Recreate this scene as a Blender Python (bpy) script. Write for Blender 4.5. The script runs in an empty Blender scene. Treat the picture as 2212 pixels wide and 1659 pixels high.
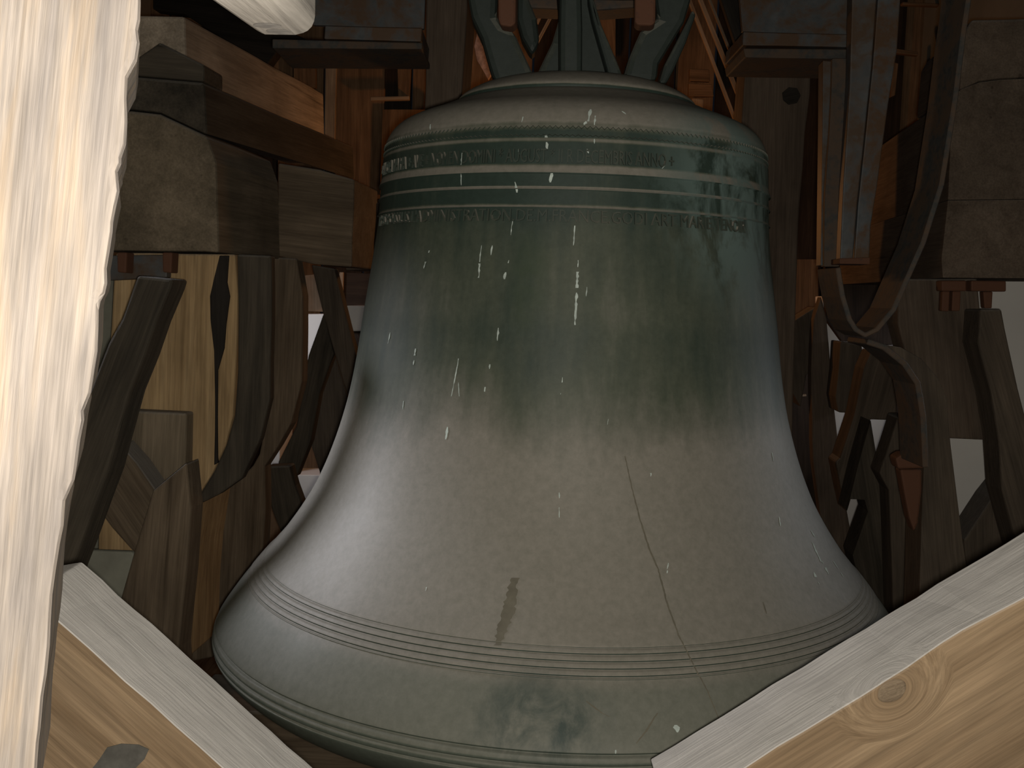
import bpy, bmesh, math, random
from mathutils import Vector, Matrix, noise
random.seed(7)
C = bpy.context.scene.collection
S = bpy.context.scene

# ------------------------------------------------------------------ camera, world, lights, exposure
ZC = 1.6
F = 2231.5                                        # focal length in pixels of the 2212 x 1659 frame
RT = Vector((0.99947387, 0.0027807, 0.03231499))
UP = Vector((-0.03243441, 0.08568779, 0.99579396))
FW = Vector((0.0, 0.99631826, -0.0857329))
CAM = Vector((0, 0, ZC))
cd = bpy.data.cameras.new('camera')
cam = bpy.data.objects.new('camera', cd)
C.objects.link(cam)
M3 = Matrix((RT, UP, -FW)).transposed()
cam.matrix_world = Matrix.Translation(CAM) @ M3.to_4x4()
cd.sensor_width = 36.0
cd.lens = F / 2212 * 36.0
cd.clip_start = 0.05
S.camera = cam

w = bpy.data.worlds.new('world')
S.world = w
w.use_nodes = True
w.node_tree.nodes['Background'].inputs[0].default_value = (0.5, 0.6, 0.8, 1)
w.node_tree.nodes['Background'].inputs[1].default_value = 0.006


def lamp(name, kind, loc, energy, color, size=None, look=None, size_y=None, spread=None):
    d = bpy.data.lights.new(name, kind)
    o = bpy.data.objects.new(name, d)
    C.objects.link(o)
    d.energy = energy
    d.color = color
    o.location = loc
    if kind == 'POINT':
        d.shadow_soft_size = size
    if kind == 'AREA':
        d.size = size
        if size_y:
            d.shape = 'RECTANGLE'
            d.size_y = size_y
        if spread:
            d.spread = math.radians(spread)
        v = Vector(look) - Vector(loc)
        o.rotation_euler = v.to_track_quat('-Z', 'Y').to_euler()
    return o


FLASH = 66
lamp('camera_flash', 'POINT', (0.012, 0.0, ZC - 0.012), FLASH, (1.0, 0.93, 0.82), 0.012)
lamp('warm_lamp_behind_bell', 'POINT', (0.25, 4.80, ZC + 0.35), 9.5, (1.0, 0.42, 0.13), 0.05)
lamp('daylight_left_window', 'AREA', (-1.99, 2.62, ZC + 0.35), 0.95, (0.92, 0.92, 1.0), 0.40, (-0.33, 2.08, ZC - 0.44), 0.4, 25)
lamp('daylight_right_window', 'AREA', (2.10, 2.95, ZC + 0.20), 0.19, (0.86, 0.92, 1.0), 0.40, (0.60, 2.19, ZC - 0.30), 0.4, 26)
lamp('added_fill_rear_left', 'AREA', (-1.99, 3.75, ZC + 0.2), 2.0, (0.95, 0.93, 1.0), 0.35, (-0.9, 4.6, ZC - 0.25), 0.35, 60)  # unseen lamp added to brighten the pale pier left of the bell
lamp('added_fill_rear_right', 'AREA', (2.10, 4.0, ZC + 0.1), 0.6, (0.92, 0.92, 1.0), 0.35, (1.45, 4.4, ZC - 0.25), 0.35, 60)  # added out-of-view fill for the pale pier behind the right braces
vs = S.view_settings
S.display_settings.display_device = 'sRGB'
vs.view_transform = 'Standard'
vs.look = 'None'
vs.exposure = 0.0
vs.gamma = 1.0
vs.use_curve_mapping = False


# ------------------------------------------------------------------ geometry helpers
def ray(px, py):
    return FW + RT * ((px - 1106) / F) + UP * ((829.5 - py) / F)


def P(px, py, d):
    """the point of the upright plane y = d seen at a pixel of the photograph"""
    r = ray(px, py)
    return CAM + r * (d / r.y)


def link(o, parent=None):
    C.objects.link(o)
    if parent is not None:
        o.parent = parent
        o.matrix_parent_inverse = parent.matrix_basis.inverted()
    return o


def tag(o, label=None, cat=None, group=None, kind=None):
    if label:
        o['label'] = label
    if cat:
        o['category'] = cat
    if group:
        o['group'] = group
    if kind:
        o['kind'] = kind
    return o


def empty(name, loc, **k):
    o = bpy.data.objects.new(name, None)
    o.location = loc
    o.empty_display_size = 0.05
    C.objects.link(o)
    return tag(o, **k)


def mesh_obj(name, bm, mat, parent=None, smooth=False, frame=None):
    """bm holds world coordinates; frame is the object's own matrix (X along the grain)"""
    if frame is not None:
        bm.transform(frame.inverted())
    bmesh.ops.recalc_face_normals(bm, faces=bm.faces[:])
    me = bpy.data.meshes.new(name)
    bm.to_mesh(me)
    bm.free()
    if smooth:
        for p in me.polygons:
            p.use_smooth = True
    me.materials.append(mat)
    o = bpy.data.objects.new(name, me)
    if frame is not None:
        o.matrix_basis = frame
    link(o, parent)
    return o


def grain_frame(center, x, z):
    x = x.normalized()
    z = (z - x * z.dot(x))
    if z.length < 1e-4:
        z = Vector((0, 0, 1)) - x * x.z
    z.normalize()
    y = z.cross(x)
    return Matrix.Translation(center) @ Matrix((x, y, z)).transposed().to_4x4()


def prism(name, pts, vec, mat, grain=None, parent=None, bev=0.006, wob=0.004, seg=0.09, seed=None):
    """a timber: planar outline pts pushed along vec, with hewn (slightly wandering) edges and eased arrises"""
    pts = [Vector(p) for p in pts]
    n = len(pts)
    ctr = sum(pts, Vector()) / n
    sd = seed if seed is not None else random.random() * 90
    out = []
    for i in range(n):
        a, b = pts[i], pts[(i + 1) % n]
        k = max(1, int((b - a).length / seg)) if wob else 1
        t = (b - a).normalized()
        nn = t.cross(vec.normalized())
        for j in range(k):
            q = a.lerp(b, j / k)
            if wob and j > 0:
                q = q + nn * (noise.noise(q * 9 + Vector((sd, 0, 0))) * wob + noise.noise(q * 31 + Vector((0, sd, 0))) * wob * 0.5)
            out.append(q)
    L = vec.length
    ks = max(1, min(8, int(L / 0.2))) if wob else 1
    bm = bmesh.new()
    rings = []
    for s in range(ks + 1):
        rr = []
        for q in out:
            p = q + vec * (s / ks)
            if wob and 0 < s < ks:
                d = (q - ctr).normalized()
                p = p + d * noise.noise(p * 7 + Vector((sd, sd, 0))) * wob
            rr.append(bm.verts.new(p))
        rings.append(rr)
    m = len(out)
    bm.faces.new(rings[0][::-1])
    bm.faces.new(rings[-1])
    for s in range(ks):
        for i in range(m):
            j = (i + 1) % m
            bm.faces.new((rings[s][i], rings[s][j], rings[s + 1][j], rings[s + 1][i]))
    bmesh.ops.recalc_face_normals(bm, faces=bm.faces[:])
    if bev:
        es = [e for e in bm.edges if len(e.link_faces) == 2 and e.calc_face_angle(0) > 0.6]
        bmesh.ops.bevel(bm, geom=es, offset=bev, segments=2, profile=0.5, affect='EDGES', clamp_overlap=True)
    bmesh.ops.triangulate(bm, faces=[f for f in bm.faces if len(f.verts) > 4])
    g = grain if grain is not None else vec
    return mesh_obj(name, bm, mat, parent, frame=grain_frame(ctr + vec * 0.5, g, vec if grain is not None else Vector((0.01, 0.02, 1))))


def longest(pts):
    best = max(range(len(pts)), key=lambda i: (pts[(i + 1) % len(pts)] - pts[i]).length)
    return pts[(best + 1) % len(pts)] - pts[best]


UDIR = Vector((0.0825, 1.0, 0.0)).normalized()    # the way the two side frames run


def slab(name, px, d, th, mat, label=None, cat='timber', grain=None, parent=None, group=None, along=UDIR, bev=0.006, wob=0.004):
    """timber whose broad face looks back at the photographer: outline at depth d, thickness th"""
    pts = [P(x, y, d) for x, y in px]
    if grain is None:
        g = longest(pts)
    else:
        g = P(*grain[1], d) - P(*grain[0], d)
    o = prism(name, pts, along * th, mat, g, parent, bev, wob)
    if label:
        tag(o, label, cat, group)
    return o


def beam(name, px, d, corner, to, mat, label=None, cat='beam', bev=0.008, wob=0.005, parent=None):
    """timber seen end-on: outline px at depth d, running from `corner` to the point seen at to=(px,py,depth)"""
    pts = [P(x, y, d) for x, y in px]
    vec = P(*to) - P(corner[0], corner[1], d)
    o = prism(name, pts, vec, mat, None, parent, bev, wob)
    if label:
        tag(o, label, cat)
    return o


def box_bm(bm, lo, hi):
    vs_ = [bm.verts.new((x, y, z)) for x in (lo[0], hi[0]) for y in (lo[1], hi[1]) for z in (lo[2], hi[2])]
    for f in ((0, 1, 3, 2), (4, 6, 7, 5), (0, 4, 5, 1), (2, 3, 7, 6), (0, 2, 6, 4), (1, 5, 7, 3)):
        bm.faces.new([vs_[i] for i in f])


def rod_bm(bm, a, b, r, n=8):
    a, b = Vector(a), Vector(b)
    t = (b - a).normalized()
    u = t.orthogonal().normalized()
    v = t.cross(u)
    ra = [bm.verts.new(a + (u * math.cos(2 * math.pi * i / n) + v * math.sin(2 * math.pi * i / n)) * r) for i in range(n)]
    rb = [bm.verts.new(q.co + (b - a)) for q in ra]
    bm.faces.new(ra[::-1])
    bm.faces.new(rb)
    for i in range(n):
        j = (i + 1) % n
        bm.faces.new((ra[i], ra[j], rb[j], rb[i]))


# ------------------------------------------------------------------ materials
def nt(name):
    m = bpy.data.materials.new(name)
    m.use_nodes = True
    t = m.node_tree
    return m, t, t.nodes, t.links, t.nodes['Principled BSDF']


def ramp(N, stops):
    r = N.new('ShaderNodeValToRGB')
    e = r.color_ramp.elements
    e[0].position, e[0].color = stops[0][0], (*stops[0][1], 1)
    e[1].position, e[1].color = stops[1][0], (*stops[1][1], 1)
    for p, c in stops[2:]:
        x = e.new(p)
        x.color = (*c, 1)
    return r


def mixc(N, Lk, fac, a, b, blend='MIX'):
    m = N.new('ShaderNodeMix')
    m.data_type = 'RGBA'
    m.blend_type = blend
    for sock, v in ((m.inputs[0], fac), (m.inputs[6], a), (m.inputs[7], b)):
        if isinstance(v, (int, float)):
            sock.default_value = v
        elif isinstance(v, tuple):
            sock.default_value = (*v, 1)
        else:
            Lk.new(v, sock)
    return m.outputs[2]


def noise_node(N, Lk, vec, scale, detail=5, rough=0.55, dist=0.0, wsock=None):
    n = N.new('ShaderNodeTexNoise')
    n.inputs['Scale'].default_value = scale
    n.inputs['Detail'].default_value = detail
    n.inputs['Roughness'].default_value = rough
    n.inputs['Distortion'].default_value = dist
    if wsock is not None:
        n.noise_dimensions = '4D'
        Lk.new(wsock, n.inputs['W'])
    Lk.new(vec, n.inputs['Vector'])
    return n.outputs['Fac']


def mapped(N, Lk, src, scale):
    m = N.new('ShaderNodeMapping')
    m.inputs['Scale'].default_value = scale
    Lk.new(src, m.inputs['Vector'])
    return m.outputs[0]


def wood(name, dark, mid, light, dust=(0.3, 0.29, 0.27), dust_top=0.0, rough=0.85, fine=1.0, blotch=0.35, bump=0.35, knot=None):
    m, t, N, Lk, B = nt(name)
    tc = N.new('ShaderNodeTexCoord')
    oi = N.new('ShaderNodeObjectInfo')
    mul = N.new('ShaderNodeMath')
    mul.operation = 'MULTIPLY'
    Lk.new(oi.outputs['Random'], mul.inputs[0])
    mul.inputs[1].default_value = 37.0
    W = mul.outputs[0]
    ob = tc.outputs['Object']
    if knot is not None:
        # the grain bends round a knot: near it, distance from its heart stands in for the across-grain coordinate
        mp = N.new('ShaderNodeMapping')
        mp.inputs['Location'].default_value = (-knot.x * 0.8, -knot.y, -knot.z)
        mp.inputs['Scale'].default_value = (0.8, 1.0, 1.0)
        Lk.new(ob, mp.inputs['Vector'])
        ln = N.new('ShaderNodeVectorMath')
        ln.operation = 'LENGTH'
        Lk.new(mp.outputs[0], ln.inputs[0])
        mr = N.new('ShaderNodeMapRange')
        mr.interpolation_type = 'SMOOTHSTEP'
        for kk, vv in (('From Min', 0.068), ('From Max', 0.010), ('To Min', 0.0), ('To Max', 1.0)):
            mr.inputs[kk].default_value = vv
        Lk.new(ln.outputs['Value'], mr.inputs['Value'])
        cb = N.new('ShaderNodeCombineXYZ')
        ml = N.new('ShaderNodeMath')
        ml.operation = 'MULTIPLY'
        Lk.new(ln.outputs['Value'], ml.inputs[0])
        ml.inputs[1].default_value = 3.0
        Lk.new(ml.outputs[0], cb.inputs['Y'])
        mv = N.new('ShaderNodeMix')
        mv.data_type = 'VECTOR'
        Lk.new(mr.outputs[0], mv.inputs[0])
        Lk.new(ob, mv.inputs[4])
        Lk.new(cb.outputs[0], mv.inputs[5])
        ob = mv.outputs[1]
    g1 = noise_node(N, Lk, mapped(N, Lk, ob, (0.9, 13, 13)), 2.0 * fine, 6, 0.6, 0.6, W)
    g2 = noise_node(N, Lk, mapped(N, Lk, ob, (3.0, 90, 90)), 2.0 * fine, 4, 0.6, 0.2, W)
    bl = noise_node(N, Lk, mapped(N, Lk, ob, (1.6, 3.2, 3.2)), 1.6, 4, 0.6, 0.4, W)
    r = ramp(N, [(0.25, dark), (0.78, light), (0.5, mid)])
    Lk.new(g1, r.inputs[0])
    r2 = ramp(N, [(0.3, (0.62, 0.62, 0.62)), (0.7, (1.25, 1.25, 1.25))])
    Lk.new(g2, r2.inputs[0])
    c = mixc(N, Lk, 0.7, r.outputs[0], r2.outputs[0], 'MULTIPLY')
    r3 = ramp(N, [(0.35, (1 - blotch,) * 3), (0.65, (1 + blotch * 0.5,) * 3)])
    Lk.new(bl, r3.inputs[0])
    c = mixc(N, Lk, 0.85, c, r3.outputs[0], 'MULTIPLY')
    # cracks along the grain
    cr = noise_node(N, Lk, mapped(N, Lk, ob, (0.7, 26, 26)), 1.7, 3, 0.5, 0.3, W)
    rc = ramp(N, [(0.27, (0.4, 0.38, 0.35)), (0.32, (1, 1, 1))])
    Lk.new(cr, rc.inputs[0])
    c = mixc(N, Lk, 0.6, c, rc.outputs[0], 'MULTIPLY')
    if dust_top > 0:
        ge = N.new('ShaderNodeNewGeometry')
        sx = N.new('ShaderNodeSeparateXYZ')
        Lk.new(ge.outputs['Normal'], sx.inputs[0])
        rd = ramp(N, [(0.30, (0, 0, 0)), (0.55, (dust_top,) * 3)])
        Lk.new(sx.outputs['Z'], rd.inputs[0])
        dn = noise_node(N, Lk, mapped(N, Lk, ob, (4, 16, 16)), 3.0, 5, 0.6, 0.3, W)
        rdn = ramp(N, [(0.25, (0.72, 0.72, 0.72)), (0.75, (1.15, 1.15, 1.15))])
        Lk.new(dn, rdn.inputs[0])
        dcol = mixc(N, Lk, 0.8, dust, rdn.outputs[0], 'MULTIPLY')
        c = mixc(N, Lk, rd.outputs[0], c, dcol)
    Lk.new(c, B.inputs['Base Color'])
    B.inputs['Roughness'].default_value = rough
    B.inputs['Specular IOR Level'].default_value = 0.25
    bp = N.new('ShaderNodeBump')
    bp.inputs['Strength'].default_value = bump
    bp.inputs['Distance'].default_value = 0.004
    ad = N.new('ShaderNodeMath')
    ad.operation = 'ADD'
    Lk.new(g1, ad.inputs[0])
    Lk.new(g2, ad.inputs[1])
    Lk.new(ad.outputs[0], bp.inputs['Height'])
    Lk.new(bp.outputs[0], B.inputs['Normal'])
    return m


def rusty(name, base, rust, amount=0.5, metal=0.15, rough=0.6, scale=9.0):
    m, t, N, Lk, B = nt(name)
    tc = N.new('ShaderNodeTexCoord')
    ob = tc.outputs['Object']
    a = noise_node(N, Lk, ob, scale, 6, 0.65, 0.4)
    b = noise_node(N, Lk, ob, scale * 5, 4, 0.6)
    k = N.new('ShaderNodeMath')
    k.operation = 'MULTIPLY_ADD'
    Lk.new(b, k.inputs[0])
    k.inputs[1].default_value = 0.4
    Lk.new(a, k.inputs[2])
    lo = 0.95 - amount * 0.6
    r = ramp(N, [(max(0.0, lo - 0.12), (0, 0, 0)), (min(1, lo + 0.06), (1, 1, 1))])
    Lk.new(k.outputs[0], r.inputs[0])
    r2 = ramp(N, [(0.3, tuple(x * 0.7 for x in base)), (0.7, tuple(x * 1.25 for x in base))])
    Lk.new(b, r2.inputs[0])
    c = mixc(N, Lk, r.outputs[0], r2.outputs[0], rust)
    Lk.new(c, B.inputs['Base Color'])
    B.inputs['Roughness'].default_value = rough
    B.inputs['Metallic'].default_value = metal
    bp = N.new('ShaderNodeBump')
    bp.inputs['Strength'].default_value = 0.3
    bp.inputs['Distance'].default_value = 0.003
    Lk.new(k.outputs[0], bp.inputs['Height'])
    Lk.new(bp.outputs[0], B.inputs['Normal'])
    return m


def plain(name, col, rough=0.8, var=0.25, scale=8.0):
    m, t, N, Lk, B = nt(name)
    tc = N.new('ShaderNodeTexCoord')
    a = noise_node(N, Lk, tc.outputs['Object'], scale, 6, 0.6)
    r = ramp(N, [(0.3, tuple(x * (1 - var) for x in col)), (0.7, tuple(min(1, x * (1 + var)) for x in col))])
    Lk.new(a, r.inputs[0])
    Lk.new(r.outputs[0], B.inputs['Base Color'])
    B.inputs['Roughness'].default_value = rough
    B.inputs['Specular IOR Level'].default_value = 0.2
    return m


def bronze(name, dark=(0.032, 0.052, 0.042), mid=(0.088, 0.102, 0.074), dusty=(0.245, 0.232, 0.196), marks=True):
    m, t, N, Lk, B = nt(name)
    tc = N.new('ShaderNodeTexCoord')
    ob = tc.outputs['Object']
    ge = N.new('ShaderNodeNewGeometry')
    sx = N.new('ShaderNodeSeparateXYZ')
    Lk.new(ge.outputs['Normal'], sx.inputs[0])
    n1 = noise_node(N, Lk, mapped(N, Lk, ob, (1, 1, 0.45)), 4.5, 6, 0.6, 0.3)
    n2 = noise_node(N, Lk, ob, 70, 4, 0.7)
    n3 = noise_node(N, Lk, mapped(N, Lk, ob, (1, 1, 0.12)), 26, 4, 0.6)     # vertical run marks
    # how much dust lies on the slope: from the surface's own tilt, broken up by noise
    k = N.new('ShaderNodeMath')
    k.operation = 'MULTIPLY_ADD'
    Lk.new(n1, k.inputs[0])
    k.inputs[1].default_value = 0.17
    Lk.new(sx.outputs['Z'], k.inputs[2])
    k2 = N.new('ShaderNodeMath')
    k2.operation = 'MULTIPLY_ADD'
    Lk.new(n3, k2.inputs[0])
    k2.inputs[1].default_value = 0.14
    Lk.new(k.outputs[0], k2.inputs[2])
    r = ramp(N, [(0.225, dark), (0.31, mid), (0.43, dusty)])
    Lk.new(k2.outputs[0], r.inputs[0])
    c = r.outputs[0]
    if marks:
        # greener metal on the sound bow, below the lower mouldings
        so = N.new('ShaderNodeSeparateXYZ')
        Lk.new(ob, so.inputs[0])
        mz = N.new('ShaderNodeMapRange')
        for kk, vv in (('From Min', -0.635), ('From Max', -0.66), ('To Min', 0.0), ('To Max', 0.62)):
            mz.inputs[kk].default_value = vv
        Lk.new(so.outputs['Z'], mz.inputs['Value'])
        c = mixc(N, Lk, mz.outputs[0], c, (0.135, 0.152, 0.122))
    rg = ramp(N, [(0.3, (0.78, 0.80, 0.78)), (0.7, (1.2, 1.18, 1.2))])
    Lk.new(n2, rg.inputs[0])
    c = mixc(N, Lk, 0.6, c, rg.outputs[0], 'MULTIPLY')

    def blob(center, radius, squash, col, lo, hi, sc, amt):
        nonlocal c
        mp = N.new('ShaderNodeMapping')
        mp.vector_type = 'POINT'
        mp.inputs['Location'].default_value = tuple(-x * s for x, s in zip(center, squash))
        mp.inputs['Scale'].default_value = squash
        Lk.new(ob, mp.inputs['Vector'])
        ln = N.new('ShaderNodeVectorMath')
        ln.operation = 'LENGTH'
        Lk.new(mp.outputs[0], ln.inputs[0])
        mr = N.new('ShaderNodeMapRange')
        mr.inputs['From Min'].default_value = radius
        mr.inputs['From Max'].default_value = radius * 0.25
        mr.inputs['To Min'].default_value = 0
        mr.inputs['To Max'].default_value = 1
        mr.interpolation_type = 'SMOOTHSTEP'
        Lk.new(ln.outputs['Value'], mr.inputs['Value'])
        q = noise_node(N, Lk, mapped(N, Lk, ob, (1, 1, 0.6)), sc, 5, 0.65, 0.5)
        rr = ramp(N, [(lo, (0, 0, 0)), (hi, (amt,) * 3)])
        Lk.new(q, rr.inputs[0])
        mu = N.new('ShaderNodeMath')
        mu.operation = 'MULTIPLY'
        Lk.new(mr.outputs[0], mu.inputs[0])
        Lk.new(rr.outputs[0], mu.inputs[1])
        c = mixc(N, Lk, mu.outputs[0], c, col)
    if marks:
        blob((-0.07, -0.78, -0.70), 0.17, (1, 1, 1.6), (0.028, 0.052, 0.047), 0.38, 0.62, 14, 0.85)
        blob((0.33, -0.28, 0.22), 0.30, (1, 1, 1), (0.15, 0.215, 0.20), 0.42, 0.54, 10, 0.95)
        blob((-0.10, -0.44, 0.05), 0.12, (2.2, 1, 0.7), (0.05, 0.075, 0.04), 0.40, 0.60, 8, 0.6)
    Lk.new(c, B.inputs['Base Color'])
    B.inputs['Metallic'].default_value = 0.0
    rr = ramp(N, [(0.3, (0.50,) * 3), (0.7, (0.62,) * 3)])
    Lk.new(n1, rr.inputs[0])
    Lk.new(rr.outputs[0], B.inputs['Roughness'])
    B.inputs['Specular IOR Level'].default_value = 0.28
    bp = N.new('ShaderNodeBump')
    bp.inputs['Strength'].default_value = 0.10
    bp.inputs['Distance'].default_value = 0.002
    Lk.new(n2, bp.inputs['Height'])
    Lk.new(bp.outputs[0], B.inputs['Normal'])
    return m


M = {}
M['post'] = wood('pale_weathered_oak', (0.313, 0.290, 0.290), (0.545, 0.476, 0.418), (0.812, 0.603, 0.394), blotch=0.35, rough=0.9, fine=1.5)
NEAR = ((0.168, 0.109, 0.060), (0.301, 0.210, 0.126), (0.434, 0.315, 0.196))
M['near'] = wood('sawn_brown_oak', *NEAR, dust=(0.72, 0.69, 0.645), dust_top=0.97, blotch=0.2)
M['tip'] = wood('grey_oak_end', (0.308, 0.280, 0.252), (0.616, 0.574, 0.518), (0.850, 0.784, 0.686), blotch=0.4)
M['tan'] = wood('tan_oak', (0.285, 0.188, 0.090), (0.450, 0.307, 0.158), (0.600, 0.435, 0.240), dust_top=0.5, blotch=0.25)
M['brown'] = wood('brown_oak', (0.088, 0.062, 0.038), (0.160, 0.120, 0.080), (0.240, 0.184, 0.124), dust_top=0.6)
M['grey'] = wood('greyed_oak', (0.13, 0.105, 0.07), (0.195, 0.155, 0.105), (0.27, 0.215, 0.15), dust_top=0.6)
M['pale'] = wood('paler_oak', (0.28, 0.225, 0.16), (0.45, 0.37, 0.28), (0.58, 0.48, 0.37), dust_top=0.4)
M['stone'] = plain('grey_stone', (0.27, 0.27, 0.22), 0.9, 0.2, 8)
M['pierplaster'] = plain('pale_lime_plaster', (0.74, 0.72, 0.68), 0.95, 0.06, 3)
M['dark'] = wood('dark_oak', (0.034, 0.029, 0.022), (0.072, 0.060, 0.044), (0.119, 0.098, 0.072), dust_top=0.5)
M['black'] = wood('black_oak', (0.015, 0.012, 0.010), (0.03, 0.025, 0.02), (0.05, 0.042, 0.034))
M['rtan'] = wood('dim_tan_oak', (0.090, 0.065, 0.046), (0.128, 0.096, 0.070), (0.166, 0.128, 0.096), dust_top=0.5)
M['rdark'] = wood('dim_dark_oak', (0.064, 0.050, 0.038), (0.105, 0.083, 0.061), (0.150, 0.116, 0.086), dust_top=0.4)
M['back'] = wood('back_boards', (0.11, 0.065, 0.032), (0.22, 0.13, 0.07), (0.34, 0.21, 0.115))
M['backdark'] = wood('back_boards_dark', (0.018, 0.013, 0.009), (0.041, 0.027, 0.018), (0.068, 0.045, 0.030))
M['lath'] = wood('pale_lath', (0.280, 0.192, 0.120), (0.400, 0.288, 0.192), (0.496, 0.384, 0.272))
M['girder'] = rusty('rusty_blue_steel', (0.085, 0.093, 0.097), (0.085, 0.046, 0.022), 0.36, 0.1, 0.6, 7)
M['column'] = rusty('grey_blue_steel', (0.085, 0.09, 0.092), (0.075, 0.046, 0.026), 0.33, 0.1, 0.6, 6)
M['iron'] = rusty('dark_iron', (0.05, 0.05, 0.046), (0.085, 0.055, 0.035), 0.4, 0.05, 0.75, 12)
M['rust'] = rusty('rust_iron', (0.07, 0.035, 0.024), (0.11, 0.045, 0.022), 0.6, 0.1, 0.8, 20)
M['plaster'] = plain('plaster', (0.24, 0.225, 0.19), 0.95, 0.12, 3)
M['floor'] = wood('floor_boards', (0.07, 0.05, 0.035), (0.14, 0.105, 0.075), (0.2, 0.155, 0.11))
M['bronze'] = bronze('bronze_patina')
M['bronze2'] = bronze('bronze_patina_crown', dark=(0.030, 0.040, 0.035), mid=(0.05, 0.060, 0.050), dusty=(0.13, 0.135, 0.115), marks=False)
M['letter'] = bronze('bronze_letters', dark=(0.050, 0.066, 0.053), mid=(0.11, 0.105, 0.08), marks=False)
M['lime'] = plain('lime_streak', (0.52, 0.60, 0.56), 0.9, 0.25, 60)
M['stain'] = plain('dark_stain', (0.155, 0.143, 0.108), 0.8, 0.15, 40)
M['verdigris'] = plain('pale_verdigris', (0.20, 0.27, 0.27), 0.9, 0.4, 30)

# ------------------------------------------------------------------ room shell
fl = empty('floor', (0, 3, 0), kind='structure')
for i in range(24):
    x0 = -2.6 + i * 0.22
    bm = bmesh.new()
    box_bm(bm, (x0 + 0.004, -0.6, -0.05 + random.uniform(-0.004, 0.004)), (x0 + 0.216, 6.6, random.uniform(-0.006, 0.0)))
    mesh_obj('plank', bm, M['floor'], fl, frame=grain_frame(Vector((x0 + 0.11, 3, -0.02)), Vector((0, 1, 0)), Vector((0, 0, 1))))

WL, WR, WB = -1.95, 2.05, 5.6


def wall_with_windows(name, x0, x1, wins):
    """side wall of plaster with window openings (ya, yb, za, zb) in order of y"""
    bm = bmesh.new()
    y0, y1, z0, z1 = -0.6, 6.6, 0.0, 4.2
    y = y0
    for ya, yb, za, zb in wins:
        box_bm(bm, (x0, y, z0), (x1, ya, z1))
        box_bm(bm, (x0, ya, z0), (x1, yb, za))
        box_bm(bm, (x0, ya, zb), (x1, yb, z1))
        y = yb
    box_bm(bm, (x0, y, z0), (x1, y1, z1))
    return tag(mesh_obj(name, bm, M['plaster']), kind='structure')


wall_with_windows('wall_left', WL - 0.3, WL - 0.02, [(2.32, 2.92, ZC + 0.05, ZC + 0.65), (3.5, 4.0, ZC - 0.05, ZC + 0.45)])  # second opening is set round the lamp added_fill_rear_left
wall_with_windows('wall_right', WR + 0.06, WR + 0.36, [(2.65, 3.25, ZC - 0.1, ZC + 0.5), (3.75, 4.25, ZC - 0.15, ZC + 0.35)])  # second opening is set round the lamp added_fill_rear_right

wb = empty('wall_back', (0, WB, 0), kind='structure')
x = -2.1
while x < 2.3:
    wd = random.uniform(0.16, 0.26)
    bm = bmesh.new()
    off = random.uniform(-0.02, 0.02)
    box_bm(bm, (x + 0.006, WB + off, 0), (x + wd - 0.006, WB + off + 0.04, 4.2))
    mesh_obj('plank', bm, M['backdark'] if random.random() < 0.6 else M['back'], wb,
             frame=grain_frame(Vector((x + wd / 2, WB, 2)), Vector((0, 0, 1)), Vector((0, 1, 0))))
    x += wd

# boards and battens in front of the back wall that catch the warm lamp
for q, d, mt in [
    ([(575, 108), (632, 108), (632, 178), (600, 178), (575, 150)], 5.2, 'back'),
    ([(634, 106), (682, 108), (682, 190), (634, 184)], 5.1, 'back'),
    ([(703, 118), (727, 119), (722, 330), (700, 330)], 4.7, 'lath2'),
    ([(729, 112), (832, 116), (826, 430), (722, 420)], 5.15, 'back'),
    ([(857, 108), (890, 108), (884, 214), (860, 212)], 5.0, 'back'),
    ([(800, 209), (884, 207), (884, 215), (800, 217)], 4.9, 'lath2'),
    ([(826, 236), (960, 236), (960, 420), (820, 420)], 5.05, 'back'),
    ([(1490, 148), (1532, 150), (1534, 176), (1490, 174)], 5.0, 'back'),
    ([(1488, 180), (1538, 182), (1542, 208), (1488, 208)], 5.0, 'back'),
    ([(1495, 212), (1520, 214), (1520, 240), (1495, 236)], 5.0, 'lath2'),
    ([(1714, 560), (1768, 560), (1768, 700), (1714, 720)], 5.0, 'back'),
    ([(646, 596), (702, 590), (702, 674), (646, 672)], 4.75, 'lath2'),
    ([(622, 940), (705, 940), (705, 1024), (622, 1022)], 4.75, 'back'),
    ([(560, 1090), (618, 1100), (606, 1200), (556, 1196)], 4.75, 'lath2'),
    ([(733, 588), (742, 588), (740, 650), (732, 650)], 4.6, 'lath2'),
    ([(744, 588), (830, 592), (822, 668), (741, 664)], 4.65, 'backdark'),
    ([(1931, 134), (1941, 137), (1934, 206), (1924, 210)], 5.0, 'back'),
    ([(1950, 4), (2046, 8), (2046, 14), (1950, 10)], 5.0, 'back'),
    ([(1930, 104), (1984, 112), (1984, 120), (1930, 114)], 4.8, 'back'),
    ([(1040, 10), (1066, 14), (1062, 100), (1030, 60)], 5.0, 'back'),
    ([(1290, 40), (1330, 40), (1330, 160), (1300, 160)], 5.1, 'back'),
]:
    d = 5.25 + (d - 4.6) * 0.4                   # just behind the lamp, in front of the wall boards
    slab('plank', q, d, 0.035, M['lath'] if mt == 'lath2' else M[mt], parent=wb, along=Vector((0, 1, 0)), bev=0.003, wob=0)

for q, d in (([(1782, 556), (1966, 556), (1966, 744), (1868, 747), (1850, 740), (1818, 737), (1784, 690)], 4.40), ([(1878, 770), (1942, 770), (1942, 908), (1878, 906)], 4.40), ([(1826, 980), (1884, 982), (1878, 1080), (1826, 1078)], 4.40)):
    slab('plank', q, d, 0.03, M['backdark'], parent=wb, along=Vector((0, 1, 0)), bev=0.003, wob=0)

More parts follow.
